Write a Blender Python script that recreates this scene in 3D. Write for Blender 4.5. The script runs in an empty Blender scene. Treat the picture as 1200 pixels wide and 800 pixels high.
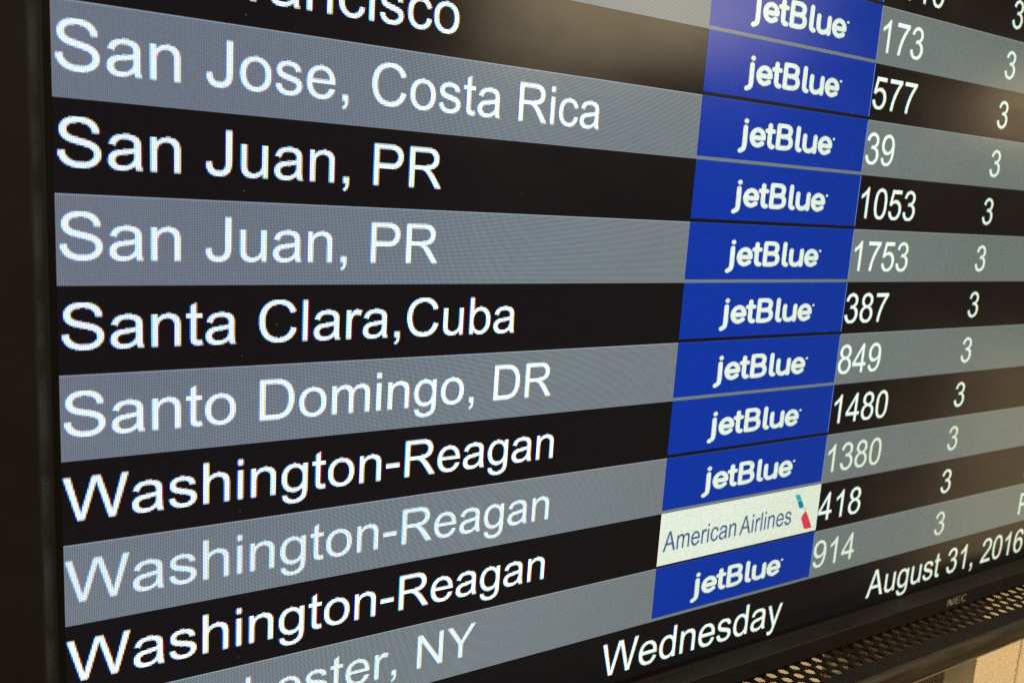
import bpy, math
from mathutils import Matrix, Vector

# ---------------------------------------------------------------- camera, light, exposure
H = 0.0286                     # height of one row of the timetable, metres
PX = 54                        # display pixels per row
P = 1.0 / PX
sc = bpy.context.scene
COL = sc.collection

def V(x, y, z):                # screen units (rows: right, down, into the wall) -> metres
    return Vector((x * H, z * H, -y * H))

def rod(w):
    th = math.sqrt(sum(a * a for a in w)); ax = Vector(w) / th
    return Matrix.Rotation(th, 3, ax)

Rm = rod((0.186914576, -0.566175145, 0.0131640668))
tv = Vector((-4.82862651, -2.56945551, 9.30326492))
Cc = -(Rm.transposed() @ tv)   # camera centre, screen units
FPX = 1038.49                  # focal length in pixels of a 1200 wide frame
def cvdir(v): return Vector((v[0], v[2], -v[1]))
right, down, fwd = cvdir(Rm[0]), cvdir(Rm[1]), cvdir(Rm[2])
cam_d = bpy.data.cameras.new('camera'); cam = bpy.data.objects.new('camera', cam_d); COL.objects.link(cam)
M = Matrix((right, -down, -fwd)).transposed().to_4x4(); M.translation = V(*Cc)
cam.matrix_world = M
cam_d.sensor_fit = 'HORIZONTAL'; cam_d.sensor_width = 36; cam_d.lens = FPX / 1200 * 36
cam_d.clip_start = 0.01; cam_d.clip_end = 50
cam_d.dof.use_dof = True; cam_d.dof.focus_distance = 0.37; cam_d.dof.aperture_fstop = 17
sc.camera = cam
sc.render.resolution_x = 1024; sc.render.resolution_y = 682
sc.view_settings.view_transform = 'Standard'; sc.view_settings.look = 'None'
sc.view_settings.exposure = 0; sc.view_settings.gamma = 1
sc.render.engine = 'CYCLES'
sc.cycles.use_denoising = False
sc.cycles.max_bounces = 6
sc.cycles.filter_width = 1.35

w = bpy.data.worlds.new('World'); sc.world = w; w.use_nodes = True
bg = w.node_tree.nodes['Background']
bg.inputs[0].default_value = (1.0, 0.72, 0.50, 1); bg.inputs[1].default_value = 0.10

def ceiling_lamp(px, py, dist, wdt, hgt, rad, col=(1.0, 0.74, 0.42), roll=0.0):
    """A real panel lamp of the hall behind the photographer, hung where the screen mirrors it at that spot."""
    d = Rm.transposed() @ Vector(((px - 600) / FPX, (py - 400) / FPX, 1)); s = -Cc[2] / d[2]
    p = V(*(Cc + d * s)); r = Vector((d[0], -d[2], -d[1])).normalized()      # mirrored in y (world depth)
    L = bpy.data.lights.new('ceiling_lamp', 'AREA'); L.shape = 'RECTANGLE'; L.size = wdt; L.size_y = hgt
    L.color = col; L.energy = rad * math.pi * wdt * hgt
    o = bpy.data.objects.new('ceiling_lamp', L); COL.objects.link(o)
    o.location = p + r * dist
    o.rotation_euler = (-r).to_track_quat('-Z', 'Y').to_euler()
    o.rotation_euler.rotate_axis('Z', roll)
    return o
ceiling_lamp(745, -18, 2.2, 0.80, 0.38, 4.6, (1.0, 0.80, 0.48), roll=0.12)
ceiling_lamp(1225, 130, 2.4, 0.34, 0.20, 2.6)
ceiling_lamp(1300, 590, 2.6, 1.0, 0.9, 0.8, (1.0, 0.70, 0.36))
# the long bright ceiling strip above the display that lights the wall
Lw = bpy.data.lights.new('ceiling_strip', 'AREA'); Lw.shape = 'RECTANGLE'; Lw.size = 2.6; Lw.size_y = 0.3
Lw.color = (1.0, 0.80, 0.52); Lw.energy = 22
lo = bpy.data.objects.new('ceiling_strip', Lw); COL.objects.link(lo)
lo.location = (1.3, -1.2, 1.7); lo.rotation_euler = (Vector((0.6, 0.1, -0.4)) - Vector(lo.location)).to_track_quat('-Z', 'Y').to_euler()

# added low light, no known source, brightens the wall seen through the shelf holes
Lf = bpy.data.lights.new('added_low_light', 'AREA'); Lf.shape = 'RECTANGLE'; Lf.size = 1.2; Lf.size_y = 0.12; Lf.spread = math.radians(38)
Lf.color = (1.0, 0.80, 0.52); Lf.energy = 0.85
lf = bpy.data.objects.new('added_low_light', Lf); COL.objects.link(lf)
lf.location = (1.0, -0.45, -0.62); lf.rotation_euler = (Vector((1.0, 0.1, -0.43)) - Vector(lf.location)).to_track_quat('-Z', 'Y').to_euler()

# ---------------------------------------------------------------- materials
def new_mat(name):
    m = bpy.data.materials.new(name); m.use_nodes = True
    return m, m.node_tree, m.node_tree.nodes['Principled BSDF']
def N(t, k, **kw):
    n = t.nodes.new(k)
    for a, b in kw.items(): setattr(n, a, b)
    return n
def mth(t, op, a, b=None, c=None, clamp=False):
    n = N(t, 'ShaderNodeMath', operation=op); n.use_clamp = clamp
    for i, v in enumerate((a, b, c)):
        if v is None: continue
        if isinstance(v, (int, float)): n.inputs[i].default_value = v
        else: t.links.new(v, n.inputs[i])
    return n.outputs[0]
def vmul(t, a, b):
    n = N(t, 'ShaderNodeVectorMath', operation='MULTIPLY')
    t.links.new(a, n.inputs[0]); t.links.new(b, n.inputs[1]); return n.outputs[0]

def lcd_material():
    """lit liquid crystal pixels: a red, green and blue stripe each, behind a satin anti glare film"""
    m, t, b = new_mat('lcd_pixels')
    at = N(t, 'ShaderNodeAttribute', attribute_name='pixel')
    tc = N(t, 'ShaderNodeTexCoord'); sp = N(t, 'ShaderNodeSeparateXYZ'); t.links.new(tc.outputs['Object'], sp.inputs[0])
    u = mth(t, 'MULTIPLY', sp.outputs['X'], PX / H)
    v = mth(t, 'MULTIPLY', sp.outputs['Z'], PX / H)
    ch = []
    vert = mth(t, 'ADD', 1.0, mth(t, 'MULTIPLY', mth(t, 'COSINE', mth(t, 'MULTIPLY', mth(t, 'SUBTRACT', v, 0.5), 2 * math.pi)), 0.50))
    for k in range(3):
        ph = mth(t, 'MULTIPLY', mth(t, 'SUBTRACT', u, (0.17, 0.5, 0.83)[k]), 2 * math.pi)
        s = mth(t, 'ADD', 1.0, mth(t, 'MULTIPLY', mth(t, 'COSINE', ph), 0.38))
        # small brightness wobble common to the three stripes (black matrix)
        w_ = mth(t, 'ADD', 1.0, mth(t, 'MULTIPLY', mth(t, 'COSINE', mth(t, 'MULTIPLY', mth(t, 'SUBTRACT', u, 0.5), 2 * math.pi)), 0.34))
        ch.append(mth(t, 'MULTIPLY', mth(t, 'MULTIPLY', s, vert), w_))
    cb = N(t, 'ShaderNodeCombineXYZ')
    for k in range(3): t.links.new(ch[k], cb.inputs[k])
    # liquid crystal shifts from cool to greenish and dims as it is seen more from the side
    g = N(t, 'ShaderNodeNewGeometry'); dt = N(t, 'ShaderNodeVectorMath', operation='DOT_PRODUCT')
    t.links.new(g.outputs['Incoming'], dt.inputs[0]); t.links.new(g.outputs['Normal'], dt.inputs[1])
    rp = N(t, 'ShaderNodeValToRGB'); t.links.new(mth(t, 'ABSOLUTE', dt.outputs['Value']), rp.inputs[0])
    e = rp.color_ramp.elements; e[0].position = 0.42; e[0].color = (0.74, 0.78, 0.58, 1)
    e[1].position = 0.97; e[1].color = (0.79, 0.82, 0.94, 1)
    q = rp.color_ramp.elements.new(0.86); q.color = (0.90, 0.96, 0.98, 1)
    q = rp.color_ramp.elements.new(0.74); q.color = (0.98, 1.01, 0.95, 1)
    # faint unevenness of the backlight
    nz = N(t, 'ShaderNodeTexNoise'); nz.inputs['Scale'].default_value = 9; t.links.new(tc.outputs['Object'], nz.inputs['Vector'])
    nf = mth(t, 'ADD', 0.93, mth(t, 'MULTIPLY', nz.outputs['Fac'], 0.14))
    em = vmul(t, vmul(t, at.outputs['Color'], cb.outputs[0]), rp.outputs[0])
    sv = N(t, 'ShaderNodeVectorMath', operation='SCALE'); t.links.new(em, sv.inputs[0]); t.links.new(nf, sv.inputs['Scale'])
    t.links.new(sv.outputs[0], b.inputs['Emission Color']); b.inputs['Emission Strength'].default_value = 1
    b.inputs['Base Color'].default_value = (0.006, 0.006, 0.007, 1)
    film(t, b, tc)
    return m
def film(t, b, tc):
    # anti glare film with fine dust and a few wipe marks in its gloss
    n1 = N(t, 'ShaderNodeTexNoise'); n1.inputs['Scale'].default_value = 14; n1.inputs['Detail'].default_value = 6
    mp = N(t, 'ShaderNodeMapping'); mp.inputs['Scale'].default_value = (1, 1, 2.4); mp.inputs['Rotation'].default_value = (0, 0.5, 0)
    t.links.new(tc.outputs['Object'], mp.inputs[0]); t.links.new(mp.outputs[0], n1.inputs['Vector'])
    t.links.new(mth(t, 'ADD', 0.07, mth(t, 'MULTIPLY', n1.outputs['Fac'], 0.22)), b.inputs['Roughness'])
    n2 = N(t, 'ShaderNodeTexNoise'); n2.inputs['Scale'].default_value = 2600; t.links.new(tc.outputs['Object'], n2.inputs['Vector'])
    bp = N(t, 'ShaderNodeBump'); bp.inputs['Strength'].default_value = 0.10; bp.inputs['Distance'].default_value = 0.00004
    t.links.new(n2.outputs['Fac'], bp.inputs['Height']); t.links.new(bp.outputs[0], b.inputs['Normal'])
    b.inputs['IOR'].default_value = 1.5
    # grains of dust lying on the film
    vo = N(t, 'ShaderNodeTexVoronoi'); vo.inputs['Scale'].default_value = 330; t.links.new(tc.outputs['Object'], vo.inputs['Vector'])
    sc_ = N(t, 'ShaderNodeSeparateXYZ'); t.links.new(vo.outputs['Color'], sc_.inputs[0])
    size = mth(t, 'MULTIPLY', mth(t, 'MAXIMUM', mth(t, 'SUBTRACT', sc_.outputs['X'], 0.90), 0.0), 1.1)
    on = mth(t, 'LESS_THAN', vo.outputs['Distance'], size)
    mx = N(t, 'ShaderNodeMix', data_type='RGBA'); t.links.new(on, mx.inputs[0])
    mx.inputs[6].default_value = (0.006, 0.006, 0.007, 1); mx.inputs[7].default_value = (0.26, 0.24, 0.21, 1)
    t.links.new(mx.outputs[2], b.inputs['Base Color'])

LCD = lcd_material()
def plastic(name, col, rough, var=0.5, scale=60, bump=0.3, bscale=1800, stretch=(1, 1, 1), col2=None):
    m, t, b = new_mat(name)
    tc = N(t, 'ShaderNodeTexCoord'); mp = N(t, 'ShaderNodeMapping'); mp.inputs['Scale'].default_value = stretch
    t.links.new(tc.outputs['Object'], mp.inputs[0])
    n = N(t, 'ShaderNodeTexNoise'); n.inputs['Scale'].default_value = scale; n.inputs['Detail'].default_value = 7
    t.links.new(mp.outputs[0], n.inputs['Vector'])
    r = N(t, 'ShaderNodeValToRGB'); t.links.new(n.outputs['Fac'], r.inputs[0])
    r.color_ramp.elements[0].position = 0.35; r.color_ramp.elements[1].position = 0.68
    c2 = col2 or tuple(c * (1 + var) for c in col)
    r.color_ramp.elements[0].color = (*col, 1); r.color_ramp.elements[1].color = (*c2, 1)
    t.links.new(r.outputs[0], b.inputs['Base Color'])
    t.links.new(mth(t, 'ADD', rough - .06, mth(t, 'MULTIPLY', n.outputs['Fac'], .14)), b.inputs['Roughness'])
    n2 = N(t, 'ShaderNodeTexNoise'); n2.inputs['Scale'].default_value = bscale; t.links.new(tc.outputs['Object'], n2.inputs['Vector'])
    bp = N(t, 'ShaderNodeBump'); bp.inputs['Strength'].default_value = bump; bp.inputs['Distance'].default_value = 0.0002
    t.links.new(n2.outputs['Fac'], bp.inputs['Height']); t.links.new(bp.outputs[0], b.inputs['Normal'])
    return m
M_BEZEL = plastic('black_textured_plastic', (0.022, 0.020, 0.021), 0.6, 0.3)
M_BEZEL.node_tree.nodes['Principled BSDF'].inputs['Specular IOR Level'].default_value = 0.35
M_BLACK = plastic('black_mask', (0.006, 0.006, 0.006), 0.35, 0.2)
M_LOGO = plastic('grey_print', (0.55, 0.54, 0.40), 0.5, 0.1)
M_STEEL = plastic('black_painted_steel', (0.012, 0.010, 0.008), 0.6, 0.7, 40)
M_LIP = plastic('worn_painted_steel', (0.038, 0.028, 0.016), 0.5, 0, 170, 0.7, 420, (0.14, 1, 1.6), (0.135, 0.108, 0.066))
M_EDGE = plastic('pale_edge', (0.34, 0.27, 0.17), 0.4, 0.3, 90)  # pale beige strip along the bottom of the shelf lip
M_POST = plastic('brown_painted_post', (0.20, 0.165, 0.105), 0.6, 0.35, 25, 0.05, 300, stretch=(1, 1, .2))
M_WALL = plastic('beige_laminate', (0.60, 0.49, 0.32), 0.5, 0.16, 9, 0.04, 300)
M_SEAM = plastic('dark_joint', (0.10, 0.07, 0.04), 0.8, 0.2)

# ---------------------------------------------------------------- mesh helpers
def link(name, verts, faces, m, parent=None, label=None, kind=None, smooth=False, colors=None):
    me = bpy.data.meshes.new(name); me.from_pydata(verts, [], faces); me.materials.append(m)
    if colors is not None:
        a = me.attributes.new('pixel', 'FLOAT_COLOR', 'POINT')
        flat = []
        for c in colors: flat.extend((c[0], c[1], c[2], 1.0))
        a.data.foreach_set('color', flat)
    if smooth: me.shade_smooth()
    me.update()
    o = bpy.data.objects.new(name, me); COL.objects.link(o)
    if parent: o.parent = parent
    if label: o['label'] = label
    if kind: o['kind'] = kind
    return o
def empty(name, loc, label, cat):
    o = bpy.data.objects.new(name, None); COL.objects.link(o); o.location = loc
    o.empty_display_size = 0.02; o['label'] = label; o['category'] = cat
    return o
def boxmesh(x0, x1, y0, y1, z0, z1, bev=0.0):
    """box in screen units with chamfered edges"""
    import bmesh
    bm = bmesh.new(); bmesh.ops.create_cube(bm, size=1)
    c = V((x0 + x1) / 2, (y0 + y1) / 2, (z0 + z1) / 2)
    for v in bm.verts:
        v.co = Vector((v.co.x * (x1 - x0) * H, v.co.y * (z1 - z0) * H, v.co.z * (y1 - y0) * H)) + c
    if bev: bmesh.ops.bevel(bm, geom=list(bm.edges), offset=bev * H, segments=3, affect='EDGES', profile=0.5)
    vs = [tuple(v.co) for v in bm.verts]; bm.verts.index_update()
    fs = [[v.index for v in f.verts] for f in bm.faces]; bm.free()
    return vs, fs

# ---------------------------------------------------------------- letter shapes (outlines in 2048 units, y up)
G = {
'a': (1139, "M828 131 Q728 46 635.5 11 Q543 -24 437 -24 Q262 -24 168 61.5 Q74 147 74 280 Q74 358 109.5 422.5 Q145 487 202.5 526 Q260 565 332 585 Q385 599 492 612 Q710 638 813 674 Q814 711 814 721 Q814 831 763 876 Q694 937 558 937 Q431 937 370.5 892.5 Q310 848 281 735 L105 759 Q129 872 184 941.5 Q239 1011 343 1048.5 Q447 1086 584 1086 Q720 1086 805 1054 Q890 1022 930 973.5 Q970 925 986 851 Q995 805 995 685 L995 445 Q995 194 1006.5 127.5 Q1018 61 1052 0 L864 0 Q836 56 828 131 M813 533 Q715 493 519 465 Q408 449 362 429 Q316 409 291 370.5 Q266 332 266 285 Q266 213 320.5 165 Q375 117 480 117 Q584 117 665 162.5 Q746 208 784 287 Q813 348 813 467"),
'b': (1139, "M301 0 L134 0 L134 1466 L314 1466 L314 943 Q428 1086 605 1086 Q703 1086 790.5 1046.5 Q878 1007 934.5 935.5 Q991 864 1023 763 Q1055 662 1055 547 Q1055 274 920 125 Q785 -24 596 -24 Q408 -24 301 133 M299 539 Q299 348 351 263 Q436 124 581 124 Q699 124 785 226.5 Q871 329 871 532 Q871 740 788.5 839 Q706 938 589 938 Q471 938 385 835.5 Q299 733 299 539"),
'c': (1024, "M828 389 L1005 366 Q976 183 856.5 79.5 Q737 -24 563 -24 Q345 -24 212.5 118.5 Q80 261 80 527 Q80 699 137 828 Q194 957 310.5 1021.5 Q427 1086 564 1086 Q737 1086 847 998.5 Q957 911 988 750 L813 723 Q788 830 724.5 884 Q661 938 571 938 Q435 938 350 840.5 Q265 743 265 532 Q265 318 347 221 Q429 124 561 124 Q667 124 738 189 Q809 254 828 389"),
'd': (1139, "M824 0 L824 134 Q723 -24 527 -24 Q400 -24 293.5 46 Q187 116 128.5 241.5 Q70 367 70 530 Q70 689 123 818.5 Q176 948 282 1017 Q388 1086 519 1086 Q615 1086 690 1045.5 Q765 1005 812 940 L812 1466 L991 1466 L991 0 M255 530 Q255 326 341 225 Q427 124 544 124 Q662 124 744.5 220.5 Q827 317 827 515 Q827 733 743 835 Q659 937 536 937 Q416 937 335.5 839 Q255 741 255 530"),
'e': (1139, "M862 348 L1048 325 Q1004 162 885 69 Q766 -24 581 -24 Q348 -24 211.5 119.5 Q75 263 75 522 Q75 790 213 938 Q351 1086 571 1086 Q784 1086 919 941 Q1054 796 1054 533 Q1054 517 1053 485 L261 485 Q271 310 360 217 Q449 124 582 124 Q681 124 751 176 Q821 228 862 348 M271 633 L864 633 Q852 767 796 834 Q710 938 573 938 Q449 938 364.5 855 Q280 772 271 633"),
'g': (1139, "M102 -88 L277 -114 Q288 -195 338 -232 Q405 -282 521 -282 Q646 -282 714 -232 Q782 -182 806 -92 Q820 -37 819 139 Q701 0 525 0 Q306 0 186 158 Q66 316 66 537 Q66 689 121 817.5 Q176 946 280.5 1016 Q385 1086 526 1086 Q714 1086 836 934 L836 1062 L1002 1062 L1002 144 Q1002 -104 951.5 -207.5 Q901 -311 791.5 -371 Q682 -431 522 -431 Q332 -431 215 -345.5 Q98 -260 102 -88 M251 550 Q251 341 334 245 Q417 149 542 149 Q666 149 750 244.5 Q834 340 834 544 Q834 739 747.5 838 Q661 937 539 937 Q419 937 335 839.5 Q251 742 251 550"),
'h': (1139, "M135 0 L135 1466 L315 1466 L315 940 Q441 1086 633 1086 Q751 1086 838 1039.5 Q925 993 962.5 911 Q1000 829 1000 673 L1000 0 L820 0 L820 673 Q820 808 761.5 869.5 Q703 931 596 931 Q516 931 445.5 889.5 Q375 848 345 777 Q315 706 315 581 L315 0"),
'i': (455, "M136 1259 L136 1466 L316 1466 L316 1259 M136 0 L136 1062 L316 1062 L316 0"),
'l': (455, "M131 0 L131 1466 L311 1466 L311 0"),
'm': (1706, "M135 0 L135 1062 L296 1062 L296 913 Q346 991 429 1038.5 Q512 1086 618 1086 Q736 1086 811.5 1037 Q887 988 918 900 Q1044 1086 1246 1086 Q1404 1086 1489 998.5 Q1574 911 1574 729 L1574 0 L1395 0 L1395 669 Q1395 777 1377.5 824.5 Q1360 872 1314 901 Q1268 930 1206 930 Q1094 930 1020 855.5 Q946 781 946 617 L946 0 L766 0 L766 690 Q766 810 722 870 Q678 930 578 930 Q502 930 437.5 890 Q373 850 344 773 Q315 696 315 551 L315 0"),
'n': (1139, "M135 0 L135 1062 L297 1062 L297 911 Q414 1086 635 1086 Q731 1086 811.5 1051.5 Q892 1017 932 961 Q972 905 988 828 Q998 778 998 653 L998 0 L818 0 L818 646 Q818 756 797 810.5 Q776 865 722.5 897.5 Q669 930 597 930 Q482 930 398.5 857 Q315 784 315 580 L315 0"),
'o': (1139, "M68 531 Q68 826 232 968 Q369 1086 566 1086 Q785 1086 924 942.5 Q1063 799 1063 546 Q1063 341 1001.5 223.5 Q940 106 822.5 41 Q705 -24 566 -24 Q343 -24 205.5 119 Q68 262 68 531 M253 531 Q253 327 342 225.5 Q431 124 566 124 Q700 124 789 226 Q878 328 878 537 Q878 734 788.5 835.5 Q699 937 566 937 Q431 937 342 836 Q253 735 253 531"),
'r': (682, "M133 0 L133 1062 L295 1062 L295 901 Q357 1014 409.5 1050 Q462 1086 525 1086 Q616 1086 710 1028 L648 861 Q582 900 516 900 Q457 900 410 864.5 Q363 829 343 766 Q313 670 313 556 L313 0"),
's': (1024, "M63 317 L241 345 Q256 238 324.5 181 Q393 124 516 124 Q640 124 700 174.5 Q760 225 760 293 Q760 354 707 389 Q670 413 523 450 Q325 500 248.5 536.5 Q172 573 132.5 637.5 Q93 702 93 780 Q93 851 125.5 911.5 Q158 972 214 1012 Q256 1043 328.5 1064.5 Q401 1086 484 1086 Q609 1086 703.5 1050 Q798 1014 843 952.5 Q888 891 905 788 L729 764 Q717 846 659.5 892 Q602 938 497 938 Q373 938 320 897 Q267 856 267 801 Q267 766 289 738 Q311 709 358 690 Q385 680 517 644 Q708 593 783.5 560.5 Q859 528 902 466 Q945 404 945 312 Q945 222 892.5 142.5 Q840 63 741 19.5 Q642 -24 517 -24 Q310 -24 201.5 62 Q93 148 63 317"),
't': (569, "M528 161 L554 2 Q478 -14 418 -14 Q320 -14 266 17 Q212 48 190 98.5 Q168 149 168 311 L168 922 L36 922 L36 1062 L168 1062 L168 1325 L347 1433 L347 1062 L528 1062 L528 922 L347 922 L347 301 Q347 224 356.5 202 Q366 180 387.5 167 Q409 154 449 154 Q479 154 528 161"),
'u': (1139, "M831 0 L831 156 Q707 -24 494 -24 Q400 -24 318.5 12 Q237 48 197.5 102.5 Q158 157 142 236 Q131 289 131 404 L131 1062 L311 1062 L311 473 Q311 332 322 283 Q339 212 394 171.5 Q449 131 530 131 Q611 131 682 172.5 Q753 214 782.5 285.5 Q812 357 812 493 L812 1062 L992 1062 L992 0"),
'y': (1024, "M127 -409 L107 -240 Q166 -256 210 -256 Q270 -256 306 -236 Q342 -216 365 -180 Q382 -153 420 -46 Q425 -31 436 -2 L33 1062 L227 1062 L448 447 Q491 330 525 201 Q556 325 599 443 L826 1062 L1006 1062 L602 -18 Q537 -193 501 -259 Q453 -348 391 -389.5 Q329 -431 243 -431 Q191 -431 127 -409"),
'A': (1366, "M-3 0 L560 1466 L769 1466 L1369 0 L1148 0 L977 444 L364 444 L203 0 M420 602 L917 602 L764 1008 Q694 1193 660 1312 Q632 1171 581 1032"),
'C': (1479, "M1204 514 L1398 465 Q1337 226 1178.5 100.5 Q1020 -25 791 -25 Q554 -25 405.5 71.5 Q257 168 179.5 351 Q102 534 102 744 Q102 973 189.5 1143.5 Q277 1314 438.5 1402.5 Q600 1491 794 1491 Q1014 1491 1164 1379 Q1314 1267 1373 1064 L1182 1019 Q1131 1179 1034 1252 Q937 1325 790 1325 Q621 1325 507.5 1244 Q394 1163 348 1026.5 Q302 890 302 745 Q302 558 356.5 418.5 Q411 279 526 210 Q641 141 775 141 Q938 141 1051 235 Q1164 329 1204 514"),
'D': (1479, "M158 0 L158 1466 L663 1466 Q834 1466 924 1445 Q1050 1416 1139 1340 Q1255 1242 1312.5 1089.5 Q1370 937 1370 741 Q1370 574 1331 445 Q1292 316 1231 231.5 Q1170 147 1097.5 98.5 Q1025 50 922.5 25 Q820 0 687 0 M352 173 L665 173 Q810 173 892.5 200 Q975 227 1024 276 Q1093 345 1131.5 461.5 Q1170 578 1170 744 Q1170 974 1094.5 1097.5 Q1019 1221 911 1263 Q833 1293 660 1293 L352 1293"),
'F': (1251, "M168 0 L168 1466 L1157 1466 L1157 1293 L362 1293 L362 839 L1050 839 L1050 666 L362 666 L362 0"),
'J': (1024, "M59 416 L234 440 Q241 272 297 210 Q353 148 452 148 Q525 148 578 181.5 Q631 215 651 272.5 Q671 330 671 456 L671 1466 L865 1466 L865 467 Q865 283 820.5 182 Q776 81 679.5 28 Q583 -25 453 -25 Q260 -25 157.5 86 Q55 197 59 416"),
'N': (1479, "M156 0 L156 1466 L355 1466 L1125 315 L1125 1466 L1311 1466 L1311 0 L1112 0 L342 1152 L342 0"),
'P': (1366, "M158 0 L158 1466 L711 1466 Q857 1466 934 1452 Q1042 1434 1115 1383.5 Q1188 1333 1232.5 1242 Q1277 1151 1277 1042 Q1277 855 1158 725.5 Q1039 596 728 596 L352 596 L352 0 M352 769 L731 769 Q919 769 998 839 Q1077 909 1077 1036 Q1077 1128 1030.5 1193.5 Q984 1259 908 1280 Q859 1293 727 1293 L352 1293"),
'R': (1479, "M161 0 L161 1466 L811 1466 Q1007 1466 1109 1426.5 Q1211 1387 1272 1287 Q1333 1187 1333 1066 Q1333 910 1232 803 Q1131 696 920 667 Q997 630 1037 594 Q1122 516 1198 399 L1453 0 L1209 0 L1015 305 Q930 437 875 507 Q820 577 776.5 605 Q733 633 688 644 Q655 651 580 651 L355 651 L355 0 M355 819 L772 819 Q905 819 980 846.5 Q1055 874 1094 934.5 Q1133 995 1133 1066 Q1133 1170 1057.5 1237 Q982 1304 819 1304 L355 1304"),
'S': (1366, "M92 471 L275 487 Q288 377 335.5 306.5 Q383 236 483 192.5 Q583 149 708 149 Q819 149 904 182 Q989 215 1030.5 272.5 Q1072 330 1072 398 Q1072 467 1032 518.5 Q992 570 900 605 Q841 628 639 676.5 Q437 725 356 768 Q251 823 199.5 904.5 Q148 986 148 1087 Q148 1198 211 1294.5 Q274 1391 395 1441 Q516 1491 664 1491 Q827 1491 951.5 1438.5 Q1076 1386 1143 1284 Q1210 1182 1215 1053 L1029 1039 Q1014 1178 927.5 1249 Q841 1320 672 1320 Q496 1320 415.5 1255.5 Q335 1191 335 1100 Q335 1021 392 970 Q448 919 684.5 865.5 Q921 812 1009 772 Q1137 713 1198 622.5 Q1259 532 1259 414 Q1259 297 1192 193.5 Q1125 90 999.5 32.5 Q874 -25 717 -25 Q518 -25 383.5 33 Q249 91 172.5 207.5 Q96 324 92 471"),
'W': (1933, "M414 0 L25 1466 L224 1466 L447 505 Q483 354 509 205 Q565 440 575 476 L854 1466 L1088 1466 L1298 724 Q1377 448 1412 205 Q1440 344 1485 524 L1715 1466 L1910 1466 L1508 0 L1321 0 L1012 1117 Q973 1257 966 1289 Q943 1188 923 1117 L612 0"),
'Y': (1366, "M571 0 L571 621 L6 1466 L242 1466 L531 1024 Q611 900 680 776 Q746 891 840 1035 L1124 1466 L1350 1466 L765 621 L765 0"),
'0': (1139, "M85 723 Q85 983 138.5 1141.5 Q192 1300 297.5 1386 Q403 1472 563 1472 Q681 1472 770 1424.5 Q859 1377 917 1287.5 Q975 1198 1008 1069.5 Q1041 941 1041 723 Q1041 465 988 306.5 Q935 148 829.5 61.5 Q724 -25 563 -25 Q351 -25 230 127 Q85 310 85 723 M270 723 Q270 362 354.5 242.5 Q439 123 563 123 Q687 123 771.5 243 Q856 363 856 723 Q856 1085 771.5 1204 Q687 1323 561 1323 Q437 1323 363 1218 Q270 1084 270 723"),
'1': (1139, "M763 0 L583 0 L583 1147 Q518 1085 412.5 1023 Q307 961 223 930 L223 1104 Q374 1175 487 1276 Q600 1377 647 1472 L763 1472"),
'2': (1139, "M1031 173 L1031 0 L62 0 Q60 65 83 125 Q120 224 201.5 320 Q283 416 437 542 Q676 738 760 852.5 Q844 967 844 1069 Q844 1176 767.5 1249.5 Q691 1323 568 1323 Q438 1323 360 1245 Q282 1167 281 1029 L96 1048 Q115 1255 239 1363.5 Q363 1472 572 1472 Q783 1472 906 1355 Q1029 1238 1029 1065 Q1029 977 993 892 Q957 807 873.5 713 Q790 619 596 455 Q434 319 388 270.5 Q342 222 312 173"),
'3': (1139, "M86 387 L266 411 Q297 258 371.5 190.5 Q446 123 553 123 Q680 123 767.5 211 Q855 299 855 429 Q855 553 774 633.5 Q693 714 568 714 Q517 714 441 694 L461 852 Q479 850 490 850 Q605 850 697 910 Q789 970 789 1095 Q789 1194 722 1259 Q655 1324 549 1324 Q444 1324 374 1258 Q304 1192 284 1060 L104 1092 Q137 1273 254 1372.5 Q371 1472 545 1472 Q665 1472 766 1420.5 Q867 1369 920.5 1280 Q974 1191 974 1091 Q974 996 923 918 Q872 840 772 794 Q902 764 974 669.5 Q1046 575 1046 433 Q1046 241 906 107.5 Q766 -26 552 -26 Q359 -26 231.5 89 Q104 204 86 387"),
'4': (1139, "M662 0 L662 351 L26 351 L26 516 L695 1466 L842 1466 L842 516 L1040 516 L1040 351 L842 351 L842 0 M662 516 L662 1177 L203 516"),
'5': (1139, "M85 384 L274 400 Q295 262 371.5 192.5 Q448 123 556 123 Q686 123 776 221 Q866 319 866 481 Q866 635 779.5 724 Q693 813 553 813 Q466 813 396 773.5 Q326 734 286 671 L117 693 L259 1446 L988 1446 L988 1274 L403 1274 L324 880 Q456 972 601 972 Q793 972 925 839 Q1057 706 1057 497 Q1057 298 941 153 Q800 -25 556 -25 Q356 -25 229.5 87 Q103 199 85 384"),
'6': (1139, "M1019 1107 L840 1093 Q816 1199 772 1247 Q699 1324 592 1324 Q506 1324 441 1276 Q356 1214 307 1095 Q258 976 256 756 Q321 855 415 903 Q509 951 612 951 Q792 951 918.5 818.5 Q1045 686 1045 476 Q1045 338 985.5 219.5 Q926 101 822 38 Q718 -25 586 -25 Q361 -25 219 140.5 Q77 306 77 686 Q77 1111 234 1304 Q371 1472 603 1472 Q776 1472 886.5 1375 Q997 1278 1019 1107 M284 475 Q284 382 323.5 297 Q363 212 434 167.5 Q505 123 583 123 Q697 123 779 215 Q861 307 861 465 Q861 617 780 704.5 Q699 792 576 792 Q454 792 369 704.5 Q284 617 284 475"),
'7': (1139, "M97 1274 L97 1447 L1046 1447 L1046 1307 Q906 1158 768.5 911 Q631 664 556 403 Q502 219 487 0 L302 0 Q305 173 370 418 Q435 663 556.5 890.5 Q678 1118 815 1274"),
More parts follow.
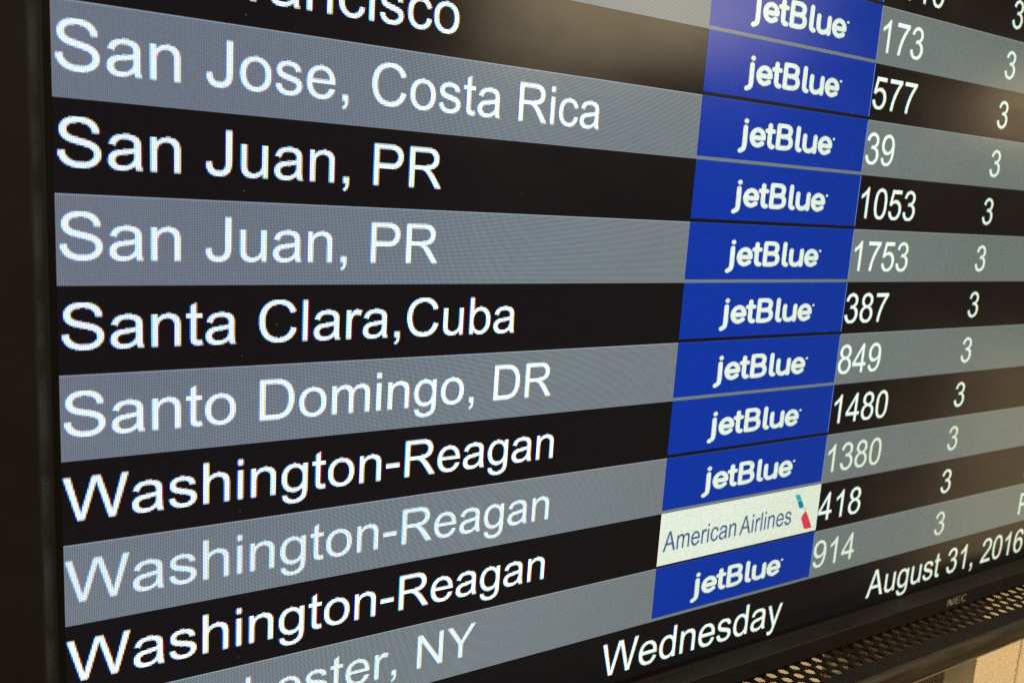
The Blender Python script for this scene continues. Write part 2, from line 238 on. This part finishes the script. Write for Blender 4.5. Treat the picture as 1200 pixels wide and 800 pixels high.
'8': (1139, "M362 795 Q250 836 196 912 Q142 988 142 1094 Q142 1254 257 1363 Q372 1472 563 1472 Q755 1472 872 1360.5 Q989 1249 989 1089 Q989 987 935.5 911.5 Q882 836 773 795 Q908 751 978.5 653 Q1049 555 1049 419 Q1049 231 916 103 Q783 -25 566 -25 Q349 -25 216 103.5 Q83 232 83 424 Q83 567 155.5 663.5 Q228 760 362 795 M326 1100 Q326 996 393 930 Q460 864 567 864 Q671 864 737.5 929.5 Q804 995 804 1090 Q804 1189 735.5 1256.5 Q667 1324 565 1324 Q462 1324 394 1258 Q326 1192 326 1100 M268 423 Q268 346 304.5 274 Q341 202 413 162.5 Q485 123 568 123 Q697 123 781 206 Q865 289 865 417 Q865 547 778.5 632 Q692 717 562 717 Q435 717 351.5 633 Q268 549 268 423"),
'9': (1139, "M112 339 L285 355 Q307 233 369 178 Q431 123 528 123 Q611 123 673.5 161 Q736 199 776 262.5 Q816 326 843 434 Q870 542 870 654 Q870 666 869 690 Q815 604 721.5 550.5 Q628 497 519 497 Q337 497 211 629 Q85 761 85 977 Q85 1200 216.5 1336 Q348 1472 546 1472 Q689 1472 807.5 1395 Q926 1318 987.5 1175.5 Q1049 1033 1049 763 Q1049 482 988 315.5 Q927 149 806.5 62 Q686 -25 524 -25 Q352 -25 243 70.5 Q134 166 112 339 M849 986 Q849 1141 766.5 1232 Q684 1323 568 1323 Q448 1323 359 1225 Q270 1127 270 971 Q270 831 354.5 743.5 Q439 656 563 656 Q688 656 768.5 743.5 Q849 831 849 986"),
',': (569, "M182 0 L182 205 L387 205 L387 0 Q387 -113 347 -182.5 Q307 -252 220 -290 L170 -213 Q227 -188 254 -139.5 Q281 -91 284 0"),
'-': (682, "M65 440 L65 621 L618 621 L618 440"),
' ': (569, ""),
}
def outline(d):
    cs = []; cur = None; toks = d.replace('M', ' M ').replace('L', ' L ').replace('Q', ' Q ').split(); i = 0
    while i < len(toks):
        k = toks[i]
        if k == 'M': cur = [(float(toks[i + 1]), float(toks[i + 2]))]; cs.append(cur); i += 3
        elif k == 'L': cur.append((float(toks[i + 1]), float(toks[i + 2]))); i += 3
        else:
            x0, y0 = cur[-1]; x1, y1, x2, y2 = map(float, toks[i + 1:i + 5]); i += 5
            for s in range(1, 6):
                q = s / 5; a, b, c = (1 - q) ** 2, 2 * q * (1 - q), q * q
                cur.append((a * x0 + b * x1 + c * x2, a * y0 + b * y1 + c * y2))
    return cs
OUT = {k: outline(v[1]) for k, v in G.items()}
def text_groups(s, x, base, ex, ey):
    """every letter = one even-odd group of contours, in screen units (y down)"""
    gs = []
    for ch in s:
        if OUT[ch]:
            gs.append([[(x + px * ex / 2048, base - py * ey / 2048) for px, py in c] for c in OUT[ch]])
        x += G[ch][0] * ex / 2048
    return gs
def stroke(pts, rx, ry, closed=False):
    """polyline drawn with a round (elliptic) brush -> convex pieces"""
    k = rx / ry; q = [(x / k, y) for x, y in pts]; out = []
    for (x0, y0), (x1, y1) in zip(q, q[1:]):
        a = math.atan2(y1 - y0, x1 - x0); c = []
        for s in range(9): t = a + math.pi / 2 + math.pi * s / 8; c.append(((x0 + ry * math.cos(t)) * k, y0 + ry * math.sin(t)))
        for s in range(9): t = a - math.pi / 2 + math.pi * s / 8; c.append(((x1 + ry * math.cos(t)) * k, y1 + ry * math.sin(t)))
        out.append([c])
    return out
def curve(pts, n=6):
    """Catmull-Rom through the points"""
    p = [pts[0]] + list(pts) + [pts[-1]]; r = []
    for i in range(1, len(p) - 2):
        for s in range(n):
            t = s / n
            r.append(tuple(0.5 * (2 * p[i][k] + (p[i + 1][k] - p[i - 1][k]) * t + (2 * p[i - 1][k] - 5 * p[i][k] + 4 * p[i + 1][k] - p[i + 2][k]) * t * t + (3 * p[i][k] - p[i - 1][k] - 3 * p[i + 1][k] + p[i + 2][k]) * t ** 3) for k in (0, 1)))
    return r + [pts[-1]]
def arc(cx, cy, rx, ry, a0, a1, n=20):
    return [(cx + rx * math.cos(math.radians(a0 + (a1 - a0) * i / n)), cy + ry * math.sin(math.radians(a0 + (a1 - a0) * i / n))) for i in range(n + 1)]

# ---------------------------------------------------------------- drawing onto display pixels
def spans(group, y):
    xs = []
    for c in group:
        n = len(c)
        for i in range(n):
            (xa, ya), (xb, yb) = c[i], c[(i + 1) % n]
            if (ya <= y) != (yb <= y): xs.append(xa + (y - ya) * (xb - xa) / (yb - ya))
    xs.sort(); return list(zip(xs[::2], xs[1::2]))
def raster(layers, cleartype, gain=1.0):
    """layers: [(groups, fg, bg)] -> verts, faces, colors on whole display pixels (display units)"""
    verts, faces, cols = [], [], []
    for groups, fg, bgc in layers:
        lim = [(min(p[1] for c in g for p in c), max(p[1] for c in g for p in c), min(p[0] for c in g for p in c), max(p[0] for c in g for p in c)) for g in groups]
        y0 = math.floor(min(l[0] for l in lim) * PX) - 1; y1 = math.ceil(max(l[1] for l in lim) * PX) + 1
        x0 = math.floor(min(l[2] for l in lim) * PX) - 2; x1 = math.ceil(max(l[3] for l in lim) * PX) + 2
        n = (x1 - x0) * 3; lines = [0.25, 0.75] if cleartype else [0.125, 0.375, 0.625, 0.875]
        for j in range(y0, y1):
            sub = [0.0] * n; hit = False
            for f in lines:
                y = (j + f) / PX; sp = []
                for g, l in zip(groups, lim):
                    if l[0] <= y <= l[1]: sp += spans(g, y)
                if not sp: continue
                sp.sort(); mg = [list(sp[0])]
                for a, b in sp[1:]:
                    if a <= mg[-1][1]: mg[-1][1] = max(mg[-1][1], b)
                    else: mg.append([a, b])
                for a, b in mg:
                    hit = True
                    a = (a * PX - x0) * 3; b = (b * PX - x0) * 3
                    for k in range(int(a), min(int(b) + 1, n)):
                        sub[k] += max(0.0, min(b, k + 1) - max(a, k)) / len(lines)
            if not hit: continue
            if cleartype:
                ext = [0, 0] + sub + [0, 0]
                fil = [(ext[k + 1] + 4 * ext[k + 2] + ext[k + 3]) / 6 for k in range(n)]
            run = None
            for i in range(x1 - x0 + 1):
                if i < x1 - x0:
                    if cleartype: c = tuple(round(min(1, fil[i * 3 + k] * gain) * 6) for k in range(3))
                    else:
                        s = round(min(1, (sub[i * 3] + sub[i * 3 + 1] + sub[i * 3 + 2]) / 3 * gain) * 6); c = (s, s, s)
                else: c = (0, 0, 0)
                if run and run[1] != c:
                    if any(run[1]):
                        col = tuple(bgc[k] + (fg[k] - bgc[k]) * run[1][k] / 6 for k in range(3))
                        b0 = len(verts); xa, xb = (x0 + run[0]) * P, (x0 + i) * P; ya, yb = j * P, (j + 1) * P
                        verts += [tuple(V(xa, yb, 0)), tuple(V(xb, yb, 0)), tuple(V(xb, ya, 0)), tuple(V(xa, ya, 0))]
                        faces.append((b0, b0 + 1, b0 + 2, b0 + 3)); cols += [col] * 4
                    run = None
                if run is None: run = (i, c)
    return verts, faces, cols
def rects(rs):
    verts, faces, cols = [], [], []
    for x0, x1, y0, y1, c in rs:
        b0 = len(verts)
        verts += [tuple(V(x0, y1, 0)), tuple(V(x1, y1, 0)), tuple(V(x1, y0, 0)), tuple(V(x0, y0, 0))]
        faces.append((b0, b0 + 1, b0 + 2, b0 + 3)); cols += [c] * 4
    return verts, faces, cols

# ---------------------------------------------------------------- the wall behind
WZ = 3.5
wall = link('wall', *boxmesh(-30, 75, -30, 45, WZ + 0.35, WZ + 2.0), M_SEAM, kind='structure')
PW = 17.0; first = None
for i in range(6):
    x0 = 30.15 - PW * 3 + i * PW
    if first is None:
        first = link('wall_panel', *boxmesh(-PW / 2 + 0.05, PW / 2 - 0.05, -29.9, 44.9, WZ, WZ + 0.6, 0.06), M_WALL, wall)
        o = first
    else:
        o = first.copy(); COL.objects.link(o)
    o.location = V(x0 + PW / 2, 0, 0)

# ---------------------------------------------------------------- support post and perforated shelf
post = empty('mounting_post', V(20.6, 12.0, 2.0), 'brown square mounting post on the wall under the perforated shelf', 'post')
def local(vf, org): return [tuple(Vector(v) - V(*org)) for v in vf[0]], vf[1]
PO = (20.6, 12.0, 2.0)
link('post_tube', *local(boxmesh(19.9, 21.35, 9.95, 40, 0.47, 3.2, 0.06), PO), M_POST, post)
link('wall_flange', *local(boxmesh(19.2, 22.05, 12.8, 39, 3.2, 3.5, 0.04), PO), M_POST, post)

SH = (16.0, 9.65, -0.4)
shelf = empty('perforated_shelf', V(*SH), 'dark worn steel shelf with staggered round holes under the monitor', 'shelf')
def perforated():
    vs, fs = [], []
    YP, TH = 9.60, 0.045; pitch, dz, R, NS = 0.331, 0.245, 0.110, 20
    rows_z = [0.145, -0.10, -0.345, -0.59, -0.835]; XL, XR = -3.0, 38.0
    def sq(t, hx, hz):
        c, s = math.cos(t), math.sin(t); m = max(abs(c) / hx, abs(s) / hz); return c / m, s / m
    def add(p): vs.append(tuple(V(*p) - V(*SH))); return len(vs) - 1
    def quad(a, b, c, d): fs.append((a, b, c, d))
    for ri, zc in enumerate(rows_z):
        off = (ri % 2) * pitch / 2; nx = int((XR - XL) / pitch) - 1
        for k in range(nx):
            cx = XL + 0.3 + off + k * pitch; ring = []
            for s in range(NS):
                t = 2 * math.pi * (s + 0.0) / NS + math.atan2(dz, pitch) * 0
                qx, qz = sq(t, pitch / 2, dz / 2)
                ring.append((add((cx + qx, YP, zc + qz)), add((cx + R * 1.05 * math.cos(t), YP, zc + R * 1.05 * math.sin(t))),
                             add((cx + R * math.cos(t), YP + 0.012, zc + R * math.sin(t))), add((cx + R * math.cos(t), YP + TH, zc + R * math.sin(t))),
                             add((cx + qx, YP + TH, zc + qz))))
            for s in range(NS):
                a, b = ring[s], ring[(s + 1) % NS]
                quad(a[0], b[0], b[1], a[1]); quad(a[1], b[1], b[2], a[2]); quad(a[2], b[2], b[3], a[3]); quad(a[3], b[3], b[4], a[4])
            # square corners left out by the ring
            for sx in (-1, 1):
                for sz in (-1, 1):
                    t = math.atan2(sz * dz, sx * pitch) % (2 * math.pi); s = int(t / (2 * math.pi) * NS)
                    for lay in (0, 4):
                        fs.append((ring[s][lay], ring[(s + 1) % NS][lay], add((cx + sx * pitch / 2, YP if lay == 0 else YP + TH, zc + sz * dz / 2))))
        for xa, xb in ((XL, XL + 0.3 + off - pitch / 2), (XL + 0.3 + off + (nx - 0.5) * pitch, XR)):
            for yy in (YP, YP + TH):
                quad(add((xa, yy, zc - dz / 2)), add((xb, yy, zc - dz / 2)), add((xb, yy, zc + dz / 2)), add((xa, yy, zc + dz / 2)))
    for z0, z1 in ((0.2675, 0.46), (-1.29, -0.9575)):
        for yy in (YP, YP + TH):
            quad(add((XL, yy, z0)), add((XR, yy, z0)), add((XR, yy, z1)), add((XL, yy, z1)))
    quad(add((XL, YP, 0.46)), add((XR, YP, 0.46)), add((XR, YP + TH, 0.46)), add((XL, YP + TH, 0.46)))
    return vs, fs
link('perforated_plate', *perforated(), M_STEEL, shelf)
def extrude_profile(prof, xs, org):
    vs, fs = [], []; n = len(prof)
    for x in xs: vs += [tuple(V(x, y, z) - V(*org)) for y, z in prof]
    for i in range(len(xs) - 1):
        for k in range(n):
            a, b = i * n + k, i * n + (k + 1) % n; fs.append((a, b, b + n, a + n))
    fs.append(tuple(range(n))); fs.append(tuple(range(len(vs) - n, len(vs)))[::-1])
    return vs, fs
LB, RR = 9.99, 0.13
prof = [(9.60, -1.29)] + [(9.60 + RR - RR * math.cos(math.radians(a)), -1.29 - RR * math.sin(math.radians(a))) for a in range(15, 91, 15)] + [(LB, -1.42)]
prof += [(LB, -1.34), (9.73, -1.34), (9.67, -1.29)]
link('front_lip', *extrude_profile(prof, [-3, 5, 15, 25, 38], SH), M_LIP, shelf, label='worn brownish front lip of the shelf')
link('lip_edge', *extrude_profile([(LB, -1.425), (LB + .016, -1.44), (LB + .024, -1.425), (LB + .024, -1.33), (LB, -1.33)], [-3, 38], SH), M_EDGE, shelf, label='pale bottom edge of the lip')

# ---------------------------------------------------------------- the monitor
XR_ = 35.5; TOP = -11.0; BOT = 8.975
mon = empty('flight_information_monitor', V(16, 9.56, 0.5), 'large black wall monitor showing a timetable of flights and airline logos', 'monitor')
MO = V(16, 9.56, 0.5)
def bezel():
    # rings: (left, right, top, bottom, z)
    rings = [(-0.02, XR_ + 0.02, TOP - 0.02, BOT + 0.015, 0.012), (-0.098, XR_ + 0.1, TOP - 0.1, 9.10, -0.004), (-0.105, XR_ + 0.105, TOP - 0.105, 9.108, -0.03),
             (-0.225, XR_ + 0.225, TOP - 0.2, 9.142, -0.335), (-0.25, XR_ + 0.25, TOP - 0.22, 9.156, -0.352),
             (-0.93, XR_ + 0.93, TOP - 0.9, 9.50, -0.35), (-0.97, XR_ + 0.97, TOP - 0.94, 9.528, -0.335), (-0.98, XR_ + 0.98, TOP - 0.95, 9.545, -0.28),
             (-0.98, XR_ + 0.98, TOP - 0.95, 9.545, 0.25)]
    vs, fs = [], []
    for l, r, t, b, z in rings: vs += [tuple(V(l, t, z) - MO), tuple(V(r, t, z) - MO), tuple(V(r, b, z) - MO), tuple(V(l, b, z) - MO)]
    for i in range(len(rings) - 1):
        for k in range(4):
            a, b = i * 4 + k, i * 4 + (k + 1) % 4; fs.append((a, b, b + 4, a + 4))
    return vs, fs
link('bezel', *bezel(), M_BEZEL, mon)
bk = boxmesh(-0.9, XR_ + 0.9, TOP - 0.9, 9.45, 0.25, 2.6, 0.15)
link('back_cover', [tuple(Vector(v) - MO) for v in bk[0]], bk[1], M_BEZEL, mon)
# maker's name printed on the lower bezel
def maker():
    vs, fs = [], []
    def poly(pts):
        b = len(vs); vs.extend(tuple(V(x, y, -0.3545) - MO) for x, y in pts); fs.append(tuple(range(b, b + len(pts))))
    x, t, b = 17.97, 9.250, 9.415
    def q(x0, y0, x1, y1, x2, y2, x3, y3): poly([(x0, y0), (x1, y1), (x2, y2), (x3, y3)])
    q(x, t, x + .04, t, x + .04, b, x, b)                                                     # N: two thin stems, a heavy diagonal
    q(x + .0, t, x + .11, t, x + .24, b, x + .12, b); q(x + .21, t, x + .25, t, x + .25, b, x + .21, b)
    x = 18.275                                                                                # E
    q(x, t, x + .055, t, x + .055, b, x, b)
    for yy in (t, (t + b) / 2 - .009, b - .02): q(x + .055, yy, x + .2, yy, x + .2, yy + .02, x + .055, yy + .02)
    x = 18.52                                                                                 # C
    q(x, t + .03, x + .055, t + .018, x + .055, b - .018, x, b - .03)
    q(x, t + .03, x + .05, t, x + .06, t + .02, x + .055, t + .03); q(x, b - .03, x + .055, b - .03, x + .06, b - .02, x + .05, b)
    for yy in (t, b - .02): q(x + .05, yy, x + .2, yy, x + .2, yy + .02, x + .05, yy + .02)
    return vs, fs
link('maker_name', *maker(), M_LOGO, mon)

scr = link('screen', *([tuple(V(x, y, 0) - MO) for x, y in ((-0.35, 9.2), (XR_ + .3, 9.2), (XR_ + .3, TOP - .3), (-0.35, TOP - .3))], [(0, 1, 2, 3)]), M_BLACK, mon)
Z1, Z2, Z3 = -0.002, -0.004, -0.006
def on_screen(name, geo, row, z, label=None):
    v, f, c = geo; o = link(name, v, f, LCD, scr, label, colors=c)
    o.location = V(0, row, z) - MO; return o
def again(src, row, z, label=None):
    o = src.copy(); COL.objects.link(o); o.parent = scr; o.location = V(0, row, z) - MO
    if label: o['label'] = label
    elif 'label' in o: del o['label']
    return o
BLACK = (0.0046, 0.0034, 0.0058); GREY = (0.190, 0.196, 0.245); GLINE = (0.28, 0.29, 0.35)
WHITE = (1.04, 1.07, 1.20); DIM = (0.86, 0.90, 1.02); FAINT = (0.90, 0.90, 0.93)
BLUE = (0.0, 0.031, 0.40); CREAM = (0.86, 0.84, 0.86)
X1, X2 = 9 + 12 * P, 13 + 22 * P
GAP = 3 * P
gband = bband = None
for k in range(-10, 9):
    if k % 2:
        if gband is None: gband = on_screen('row_band', rects([(0, XR_, P, 1, GREY), (0, XR_, 0, P, GLINE)]), k, Z1, 'grey row band')
        else: again(gband, k, Z1, 'grey row band')
    else:
        hgt = 1 if k < 8 else 0.97
        if bband is None: bband = on_screen('row_band', rects([(0, XR_, 0, 1, BLACK)]), k, Z1, 'black row band')
        elif k < 8: again(bband, k, Z1, 'black row band')
        else: on_screen('row_band', rects([(0, XR_, 0, hgt, BLACK)]), k, Z1, 'black row band with the date')

# destinations
EX, EY, BASE = 0.7532, 0.728, 0.713
dest = {-2: ('San Francisco', 0.0, WHITE), -1: ('San Jose, Costa Rica', 0, WHITE), 0: ('San Juan, PR', 0, WHITE), 1: ('San Juan, PR', 0, WHITE),
        2: ('Santa Clara,Cuba', 0, WHITE), 3: ('Santo Domingo, DR', 0, WHITE), 4: ('Washington-Reagan', 0, WHITE), 5: ('Washington-Reagan', 0, DIM),
        6: ('Washington-Reagan', 0, WHITE), 7: ('Westchester, NY', -0.035, DIM)}
for k, (s, dx, fg) in dest.items():
    bgc = GREY if k % 2 else BLACK
    on_screen('destination_text', raster([(text_groups(s, dx, BASE, EX, EY), fg, bgc)], True), k, Z3,
              ('dimmed' if fg is DIM else 'white') + ' text "%s" on the %s row' % (s, 'grey' if k % 2 else 'black'))
# flight numbers, terminal, status
FX, FY, FB = 0.818, 0.80, 0.79
fl = {-4: '1010', -3: '173', -2: '577', -1: '39', 0: '1053', 1: '1753', 2: '387', 3: '849', 4: '1480', 5: '1380', 6: '418', 7: '914'}
for k, s in fl.items():
    fg = FAINT if k in (5, 7) else WHITE
    on_screen('flight_number_text', raster([(text_groups(s, X2 + 0.0, FB, FX, FY), fg, GREY if k % 2 else BLACK)], True), k, Z3, 'flight number "%s"' % s)
t3 = {}
for k in range(-4, 8):
    key = (k % 2, k in (5, 7))
    if key in t3: again(t3[key], k, Z3, 'terminal number "3"')
    else: t3[key] = on_screen('terminal_text', raster([(text_groups('3', 17.545, 0.775, 0.80, 0.765), FAINT if key[1] else WHITE, GREY if key[0] else BLACK)], True), k, Z3, 'terminal number "3"')
for k in (6, 7):
    on_screen('status_text', raster([(text_groups('P', 21.06, 0.805, 0.80, 0.765), WHITE, GREY if k % 2 else BLACK)], True), k, Z3, 'letter "P" at the edge of the picture')
# date line
DX, DB = 0.8586, 0.80
on_screen('date_text', raster([(text_groups('Wednesday', 8.165, DB, DX, 0.85), WHITE, BLACK)], True), 8, Z3, 'text "Wednesday"')
on_screen('date_text', raster([(text_groups('August 31, 2016', 15.37, DB + .035, DX, 0.85), WHITE, BLACK)], True), 8, Z3, 'text "August 31, 2016"')

# the airline logos
def wordmark():
    rx, ry = 0.053, 0.037; g = []
    def s(p): g.extend(stroke(p, rx, ry))
    s([(1.047, 0.308), (1.0475, 0.312)])
    s(curve([(1.040, 0.412), (1.043, 0.56), (1.045, 0.68), (1.030, 0.755), (0.955, 0.795)]))
    for cx in (1.345, 3.062):
        s([(cx - .137, 0.560), (cx + .137, 0.560)]); s(arc(cx, 0.555, .140, .125, 2, -180) + arc(cx, 0.555, .140, .125, -180, -300)[1:])
        s([(cx + .07, 0.665), (cx + .115, .645)])
    s(curve([(1.628, 0.335), (1.630, 0.50), (1.636, 0.625), (1.672, 0.675), (1.722, 0.680)])); s([(1.560, 0.428), (1.715, 0.428)])
    s([(1.845, 0.318), (1.845, 0.678)]); s(curve([(1.845, 0.318), (2.03, 0.318), (2.115, 0.345), (2.135, 0.402), (2.105, 0.462), (2.02, 0.487), (1.845, 0.487)]))
    s(curve([(2.02, 0.487), (2.125, 0.512), (2.165, 0.580), (2.135, 0.650), (2.03, 0.678), (1.845, 0.678)]))
    s(curve([(2.335, 0.318), (2.335, 0.50), (2.338, 0.63), (2.362, 0.672), (2.408, 0.682)]))
    s(curve([(2.515, 0.430), (2.515, 0.54), (2.528, 0.630), (2.595, 0.678), (2.69, 0.672), (2.765, 0.630)])); s([(2.792, 0.430), (2.792, 0.682)])
    g2 = stroke([(3.283, 0.425), (3.284, 0.426)], 0.030, 0.021)
    return [[[(x + X1, y) for x, y in c] for c in q] for q in g + g2]
def tile_base(col): return rects([(X1, X2, 0, 1 - GAP, col)])
TLINE = (0.10, 0.20, 0.80)
base_v, base_f, base_c = rects([(X1, X2 - P, P, 1 - GAP, BLUE), (X2 - P, X2, P, 1 - GAP, (0.16, 0.24, 0.80)), (X1, X2, 0, P, (0.006, 0.05, 0.40))])
wv, wf, wc = raster([(wordmark(), (0.88, 0.90, 0.92), BLUE)], False, 1.05)
lift = (Z3 - Z2) * H
def merged():
    n = len(base_v); return base_v + [(x, y + lift, z) for x, y, z in wv], base_f + [tuple(i + n for i in f) for f in wf], base_c + wc
tile = None
for k in (-4, -3, -2, -1, 0, 1, 2, 3, 4, 5, 7):
    if tile is None: tile = on_screen('airline_logo', merged(), k, Z2, 'blue logo tile with a white wordmark')
    else: again(tile, k, Z2, 'blue logo tile with a white wordmark')
def white_tile():
    v, f, c = rects([(X1, X2, 0, 1 - 2 * P, CREAM)])
    g1 = text_groups('American', X1 + 0.108, 0.712, 0.430, 0.50) + text_groups('Airlines', X1 + 1.990, 0.712, 0.437, 0.50)
    def pg(p): return [[[(x + X1, y) for x, y in p]]]
    blue1 = pg([(3.452, 0.150), (3.475, .135), (3.570, 0.138), (3.585, .15), (3.655, 0.27), (3.53, 0.27)])
    blue2 = pg([(3.53, 0.27), (3.655, 0.27), (3.735, 0.395), (3.725, .418), (3.62, 0.425), (3.60, .41)])
    beak = pg([(3.70, 0.44), (3.80, 0.43), (3.86, 0.48), (3.79, 0.50)])
    red = pg([(3.700, 0.640), (3.735, .575), (3.800, 0.520), (3.825, .52), (3.93, 0.68), (4.045, 0.878), (4.03, .89), (3.85, 0.888), (3.81, .86)])
    lay = [(g1, (0.045, 0.105, 0.30), CREAM), (blue1, (0.02, 0.45, 0.52), CREAM), (blue2, (0.0, 0.22, 0.50), CREAM), (beak, (0.62, 0.68, 0.68), CREAM), (red, (0.80, 0.045, 0.10), CREAM)]
    v2, f2, c2 = raster(lay, False, 1.35); n = len(v)
    return v + [(x, y + lift, z) for x, y, z in v2], f + [tuple(i + n for i in q) for q in f2], c + c2
on_screen('airline_logo', white_tile(), 6, Z2, 'white logo tile with blue letters and a red and blue emblem')
